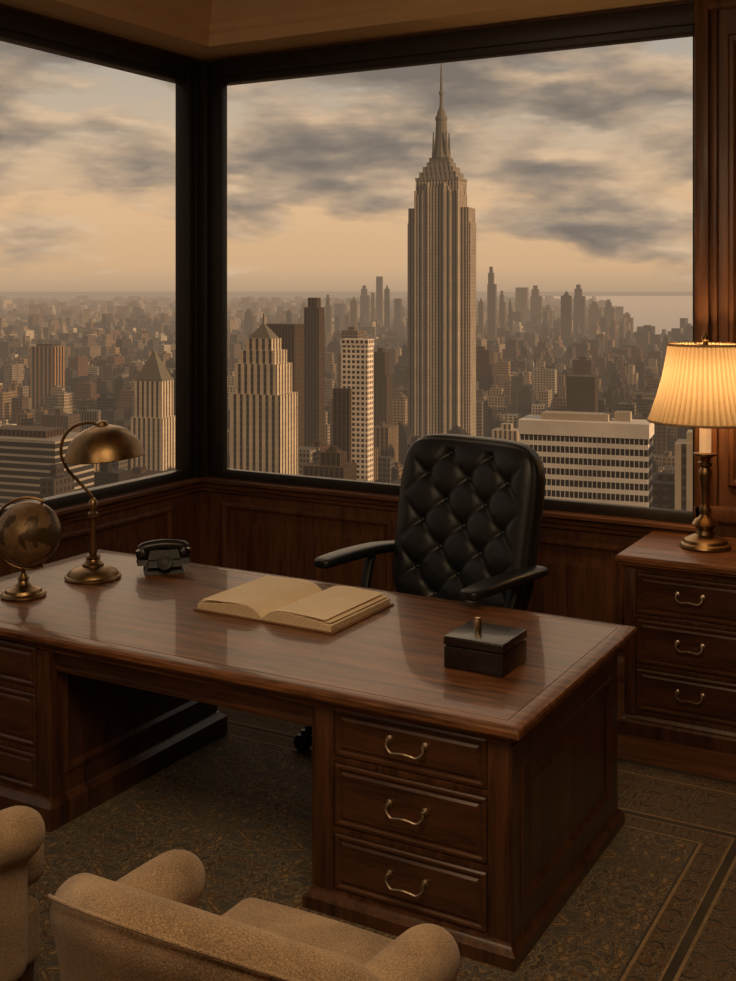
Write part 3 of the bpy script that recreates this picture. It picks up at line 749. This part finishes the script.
part(e, 'shaft', f_bronze, [(0, 0, 44, 26, 0, 115)])
part(e, 'roof_plant', f_dark, [(0, 0, 30, 18, 115, 119)])
e = hero(-210, 700, 'low wide dark office block with pale banded windows', 60)
part(e, 'block', f_bands, [(0, 0, 78, 40, 0, 115)])
part(e, 'roof_plant', f_dark, [(6, 0, 40, 20, 115, 119)])
e = hero(-63, 700, 'pale stone tower with stepped crown and pointed cap', 45)
part(e, 'shaft', f_stone, [(0, 0, 28, 22, 0, 158), (0, 1, 33, 26, 0, 140)])
part(e, 'crown', f_stone, [(0, 0, 23, 18, 158, 166), (0, 0, 17, 14, 166, 173)])
part(e, 'roof', f_roof, [(0, 0, 15, 12, 173, 182, 1, 1), (0, 0, .8, .8, 181, 188)])
e = hero(-72, 1000, 'dark brown flat-roofed office tower', 30)
part(e, 'shaft', f_dark, [(0, 0, 28, 20, 0, 173)])
e = hero(-50, 1080, 'slender dark tower with a stepped roof', 25)
part(e, 'shaft', f_dark, [(0, 0, 15, 14, 0, 186), (0, 0, 9, 10, 186, 195)])
e = hero(-7, 760, 'white gridded office tower with flat roof', 28)
part(e, 'shaft', f_white, [(0, 0, 18.5, 11, 0, 168), (0, 0, 19.5, 12, 166, 170)])
part(e, 'annex', f_dark, [(-8, -4, 12, 10, 0, 138)])
e = hero(-21, 640, 'low dark office building with a rooftop penthouse', 25)
part(e, 'block', f_dark, [(0, 0, 24, 20, 0, 106), (2, 0, 12, 10, 106, 113), (2, 0, 8, 7, 113, 116, 2, 2)])
e = hero(85, 452, 'wide white-framed office block with rows of dark windows', 48)
part(e, 'block', f_band, [(0, 0, 49, 16, 0, 146)])
part(e, 'parapet', f_pband, [(0, 0, 50, 17, 146, 151.5)], )
part(e, 'roof_plant', f_plain, [(-4, 1, 26, 9, 151.5, 154), (14, 2, 6, 5, 151.5, 155)])
e = hero(126, 435, 'grey striped office block with flat roof', 22)
part(e, 'block', f_stone, [(0, 0, 20, 14, 0, 145), (0, 0, 12, 9, 145, 149)])
e = hero(240, 1300, 'tan masonry office tower with dark cap', 35)
part(e, 'shaft', f_dark, [(0, 0, 32, 22, 0, 106)])
for (la, di, w, d, h, lb) in ((-238, 1450, 28, 26, 98, 'tan brick tower'), (-290, 1500, 22, 20, 80, 'tan brick tower'), (420, 1400, 34, 30, 120, 'brown masonry tower'), (315, 1700, 36, 30, 100, 'brown masonry tower'), (-110, 1300, 40, 30, 128, 'brown masonry tower with setbacks'), (175, 1800, 44, 34, 110, 'grey masonry tower'), (-20, 1500, 30, 30, 150, 'brown masonry tower with setbacks'), (15, 1350, 22, 22, 130, 'dark glass tower'), (120, 1000, 30, 25, 82, 'tan masonry block')):
    e = hero(la, di, lb + ' among the city blocks', 34)
    part(e, 'shaft', random.choice([f_dark, f_stone, f_tint, f_tint]), [(0, 0, w, d, 0, h*.8), (0, 0, w*.75, d*.75, h*.8, h), (0, 0, w*.3, d*.3, h, h+5)], (.2, .15, .1))
far = [(487, 497, 266), (499, 506, 290), (515, 529, 287), (530, 543, 285), (545, 553, 304), (560, 573, 290), (573, 586, 284), (588, 603, 301), (604, 615, 299), (478, 484, 297), (448, 462, 300), (360, 370, 285), (371, 375, 292), (376, 383, 276), (384, 390, 284), (350, 358, 296), (394, 402, 298), (325, 332, 294), (334, 346, 303), (508, 513, 299), (622, 634, 312), (300, 310, 302), (286, 292, 308), (244, 256, 308)]
for a, b, vt in far:
    di = 4500+random.uniform(-900, 1200)
    px = di/1160; la = ((a+b)/2-368)*px; w = (b-a)*px*.88; h = 200-(vt-290)*px
    e = hero(la, di, 'distant downtown high-rise tower in painted evening haze', w*.6+20); e['group'] = 'distant downtown towers'
    k = random.random(); cl = random.choice([(.16, .12, .08), (.22, .17, .12), (.08, .06, .045), (.05, .04, .03)])
    if k < .35: bl = [(0, 0, w*.95, w*.6, 0, h)]
    elif k < .7: bl = [(0, 0, w*.95, w*.6, 0, h*.8), (-w*.1, 0, w*.6, w*.5, h*.8, h*.93), (-w*.1, 0, w*.35, w*.3, h*.93, h)]
    else: bl = [(0, 0, w*.9, w*.6, 0, h*.92), (0, 0, w*.5, w*.5, h*.92, h, 1, 1)]
    part(e, 'shaft', f_tint, bl, cl)
def klim(D):
    t = [(400, 190), (600, 165), (900, 150), (1300, 112), (1800, 86), (2500, 56), (5000, 24), (9000, 12), (16000, 7)]
    for (a, ka), (b, kb) in zip(t, t[1:]):
        if D <= b: return ka+(kb-ka)*(D-a)/(b-a)
    return 7
cells = []
def fill(d0, d1, cell, rot=GROT):
    c, s = math.cos(math.radians(-rot)), math.sin(math.radians(-rot))
    n = int(d1*1.2/cell)
    for i in range(-n, n+1):
        for j in range(-n//2, n+1):
            x, y = i*cell, j*cell
            lat, dist = x*c-y*s, x*s+y*c
            if dist < d0 or dist >= d1 or abs(lat) > dist*.42+40: continue
            if lat > 900 and dist > 4300 and lat > 1000+(dist-4500)*.2: continue
            if any((lat-a)**2+(dist-b)**2 < (r+cell*.6)**2 for a, b, r in heroes): continue
            cells.append((dist, lat, cell, YAW-math.radians(rot)))
fill(480, 1000, 48); fill(1050, 2600, 44); fill(2660, 5000, 54, 28); fill(5100, 9000, 85, 5); fill(9100, 16000, 150, 30)
cells.sort()
TINTS = [(.32, .23, .14), (.22, .14, .08), (.44, .36, .26), (.12, .085, .058), (.25, .215, .17), (.66, .58, .46), (.17, .09, .05), (.07, .055, .045), (.04, .034, .03), (.10, .09, .08)]
def profile(D, cell):
    k = klim(D); hmax = 200-k*D/1160
    if D < 1000: h = hmax*random.uniform(.68, 1.0)
    else: h = min(hmax, 12+random.expovariate(1/(24 if D > 2500 else 36)))
    if D > 1300 and random.random() < .05: h = hmax*random.uniform(.9, 1.35)
    return max(h, 9), cell*random.uniform(.3, .86), cell*random.uniform(.3, .86), random.choice(TINTS)
stuff = Bld(); cnt = 0
for D, lat, cell, gr_ in cells:
    h, w, d, col = profile(D, cell)
    k = random.uniform(.55, 1.15); col = tuple(c*k for c in col)
    vis = cnt < 245
    if vis: b = Bld(); M = None
    else: b = stuff; p = cpos(lat, D); M = Matrix.Translation(p) @ Matrix.Rotation(gr_, 4, 'Z')
    b.us = random.uniform(.6, 1.5)
    t = random.random()
    if h > 35 and t < .3:
        b.box(0, 0, w, d, 0, h*.75, col, M); b.box(w*.05, 0, w*.7, d*.7, h*.75, h, col, M)
    elif h > 45 and t < .55:
        b.box(0, 0, w, d, 0, h*.6, col, M); b.box(0, 0, w*.8, d*.8, h*.6, h*.82, col, M); b.box(0, 0, w*.5, d*.5, h*.82, h, col, M)
    elif h > 45 and t < .62:
        b.box(0, 0, w*.8, d*.8, 0, h*.85, col, M); b.box(0, 0, w*.8, d*.8, h*.85, h, tuple(c*.5 for c in col), M, 1, 1)
    elif t < .8: b.box(-w*.2, 0, w*.6, d, 0, h, col, M); b.box(w*.3, 0, w*.4, d*.8, 0, h*.8, col, M)
    else: b.box(0, 0, w, d, 0, h, col, M)
    if D < 3000 and not (h > 45 and .55 <= t < .62): b.box(-w*.1, d*random.uniform(-.1, .1), w*.2, d*.2, h, h+random.uniform(2, 6), tuple(c*.7 for c in col), M)
    if vis:
        o = b.obj('city_building', f_tints if random.random() < .35 else f_tint); o.location = cpos(lat, D); o.rotation_euler = (0, 0, GR)
        o['category'] = 'building'; o['group'] = 'city blocks outside the windows'
        o['label'] = ('dark' if sum(col) < .4 else 'tan' if sum(col) < .7 else 'pale') + ' masonry city building among the blocks below the windows'; cnt += 1
so_ = stuff.obj('city_buildings', f_tint); so_['kind'] = 'stuff'; so_['category'] = 'buildings'; so_['label'] = 'dense mass of distant city buildings fading into painted warm haze'
m, nt, out = newmat('city_ground')
g = N(nt, 'ShaderNodeNewGeometry'); n = noise_(nt, g.outputs['Position'], .004, 8, .7); n2 = noise_(nt, g.outputs['Position'], .03, 4, .7)
c = RAMP(nt, M_(nt, 'ADD', M_(nt, 'MULTIPLY', n, .5), M_(nt, 'MULTIPLY', n2, .5)), [(.35, (.02, .016, .012)), (.5, (.06, .045, .03)), (.62, (.18, .13, .09))])
p = N(nt, 'ShaderNodeBsdfPrincipled'); L(nt, c, p.inputs['Base Color']); p.inputs['Roughness'].default_value = .9; p.inputs['Specular IOR Level'].default_value = 0
paint_haze(nt, p.outputs[0], out, 9600., 1.0)
bm = bmesh.new(); bmesh.ops.create_circle(bm, cap_ends=True, segments=64, radius=150000)
gr = mk('ground', bm, m, smooth=False); gr.location = (0, 0, GROUND); gr['kind'] = 'structure'
m, nt, out = newmat('bay_water'); p = N(nt, 'ShaderNodeBsdfPrincipled'); p.inputs['Base Color'].default_value = (.05, .05, .05, 1); p.inputs['Roughness'].default_value = .25
g = N(nt, 'ShaderNodeNewGeometry'); L(nt, bump(nt, noise_(nt, g.outputs['Position'], .02, 4), .3, 3), p.inputs['Normal'])
paint_haze(nt, p.outputs[0], out, 5500., 1.35)  # stronger haze emission painted in to brighten the water
bm = bmesh.new()
pts = [(1030, 4650), (1300, 4450), (1900, 4350), (3200, 4800), (17700, 38600), (5200, 38600), (3950, 19300), (1990, 9280), (1450, 6600)]
bm.faces.new([bm.verts.new(tuple(F*d+R*l+Vector((0, 0, GROUND+1.5)))) for l, d in pts])
w = mk('bay_water', bm, m, smooth=False); w['category'] = 'water'; w['label'] = 'pale calm bay with painted evening glow beyond the city'

# ------------------------------------------------------------------ world
wd = bpy.data.worlds.new('evening_sky'); scene.world = wd; wd.use_nodes = True; nt = wd.node_tree; nt.nodes.clear()
out = nt.nodes.new('ShaderNodeOutputWorld'); bg = nt.nodes.new('ShaderNodeBackground'); nt.links.new(bg.outputs[0], out.inputs[0])
tc = nt.nodes.new('ShaderNodeTexCoord'); s = nt.nodes.new('ShaderNodeSeparateXYZ'); L(nt, tc.outputs['Generated'], s.inputs[0])
z = M_(nt, 'MAXIMUM', s.outputs[2], 0.0)
grad = RAMP(nt, z, [(0, (.48, .33, .21)), (.02, (.65, .42, .235)), (.07, (.74, .48, .27)), (.13, (.60, .46, .32)), (.20, (.44, .39, .325)), (.5, (.28, .29, .30)), (1, (.22, .25, .30))])
def cloudn(off, sc=1.0):
    cb = nt.nodes.new('ShaderNodeCombineXYZ')
    L(nt, M_(nt, 'MULTIPLY', M_(nt, 'ADD', s.outputs[0], off[0]), 6.0), cb.inputs[0]); L(nt, M_(nt, 'MULTIPLY', s.outputs[1], 6.0), cb.inputs[1])
    L(nt, M_(nt, 'MULTIPLY', M_(nt, 'ADD', z, off[1]), 20), cb.inputs[2])
    return noise_(nt, cb.outputs[0], sc, 11, .53, .0)
n1 = cloudn((0, 0)); n2 = cloudn((.008, .008))
rise = RAMP(nt, z, [(0.0, (0, 0, 0)), (.025, (.15, .15, .15)), (.06, (.75, .75, .75)), (.12, (1, 1, 1))])
dn = M_(nt, 'ADD', n1, M_(nt, 'MULTIPLY', M_(nt, 'SUBTRACT', rise, .66), .20))
fac = RAMP(nt, dn, [(.44, (0, 0, 0)), (.51, (.75, .75, .75)), (.58, (1, 1, 1))])
lit = M_(nt, 'ADD', M_(nt, 'MULTIPLY', M_(nt, 'SUBTRACT', n1, n2), 4.2), .56)
core = M_(nt, 'SUBTRACT', lit, M_(nt, 'MULTIPLY', M_(nt, 'MAXIMUM', M_(nt, 'SUBTRACT', dn, .48), 0), 2.4))
cc = RAMP(nt, core, [(0.0, (.205, .172, .143)), (.25, (.27, .22, .175)), (.5, (.43, .32, .225)), (.85, (.70, .50, .32))])
c = MIX(nt, fac, grad, cc)
dt = N(nt, 'ShaderNodeVectorMath'); dt.operation = 'DOT_PRODUCT'; L(nt, tc.outputs['Generated'], dt.inputs[0]); dt.inputs[1].default_value = tuple(F)
east = RAMP(nt, M_(nt, 'ADD', M_(nt, 'MULTIPLY', dt.outputs['Value'], .5), .5), [(.2, (.28, .285, .30)), (.8, (1, 1, 1))])
c = MIX(nt, 1.0, c, east, 'MULTIPLY')
L(nt, c, bg.inputs[0]); bg.inputs[1].default_value = 1.0

# ------------------------------------------------------------------ lights
def sun(name, azd, eld, en, col, ang):
    sd = bpy.data.lights.new(name, 'SUN'); sd.energy = en; sd.color = col; sd.angle = math.radians(ang)
    so = bpy.data.objects.new(name, sd); COL.objects.link(so)
    az = math.radians(azd); el = math.radians(eld)
    sdir = (F*math.cos(az)+R*math.sin(az))*math.cos(el)+Vector((0, 0, math.sin(el)))
    so.rotation_euler = sdir.to_track_quat('Z', 'Y').to_euler()
sun('sun', 121, 13, 4.0, (1, .62, .33), 1.5)
sun('added_sky_fill', -12, 24, .45, (1, .70, .42), 50)  # added soft second sun, fills the room from the window side
def portal(loc, rot, a, b):
    l = bpy.data.lights.new('window_portal', 'AREA'); l.shape = 'RECTANGLE'; l.size = a; l.size_y = b; l.cycles.is_portal = True
    o = bpy.data.objects.new('window_portal', l); COL.objects.link(o); o.location = loc; o.rotation_euler = rot
portal(((-4.45+WX1)/2, YB+.2, (SILL+HEAD)/2), (-math.pi/2, 0, 0), 3.0, 2.5)
portal((XL-.2, 3.2, (SILL+HEAD)/2), (0, -math.pi/2, 0), 2.5, 5.2)
l = bpy.data.lights.new('added_ceiling_fill', 'AREA'); l.shape = 'DISK'; l.size = 2.0; l.energy = 74; l.color = (1, .71, .42)  # added fill light without a fixture, brightens the room from above
o = bpy.data.objects.new('added_ceiling_fill', l); COL.objects.link(o); o.location = (-.7, 1.2, ZC-.03)
l = bpy.data.lights.new('added_room_fill', 'AREA'); l.shape = 'DISK'; l.size = 1.2; l.energy = 16; l.color = (1, .70, .42)  # added fill light with no lamp behind it, aimed at the window head
o = bpy.data.objects.new('added_room_fill', l); COL.objects.link(o); o.location = (-2.6, .2, 2.9); o.rotation_euler = Vector((-2.6+2.9, .2-5.0, 2.9-3.2)).to_track_quat('Z', 'Y').to_euler()
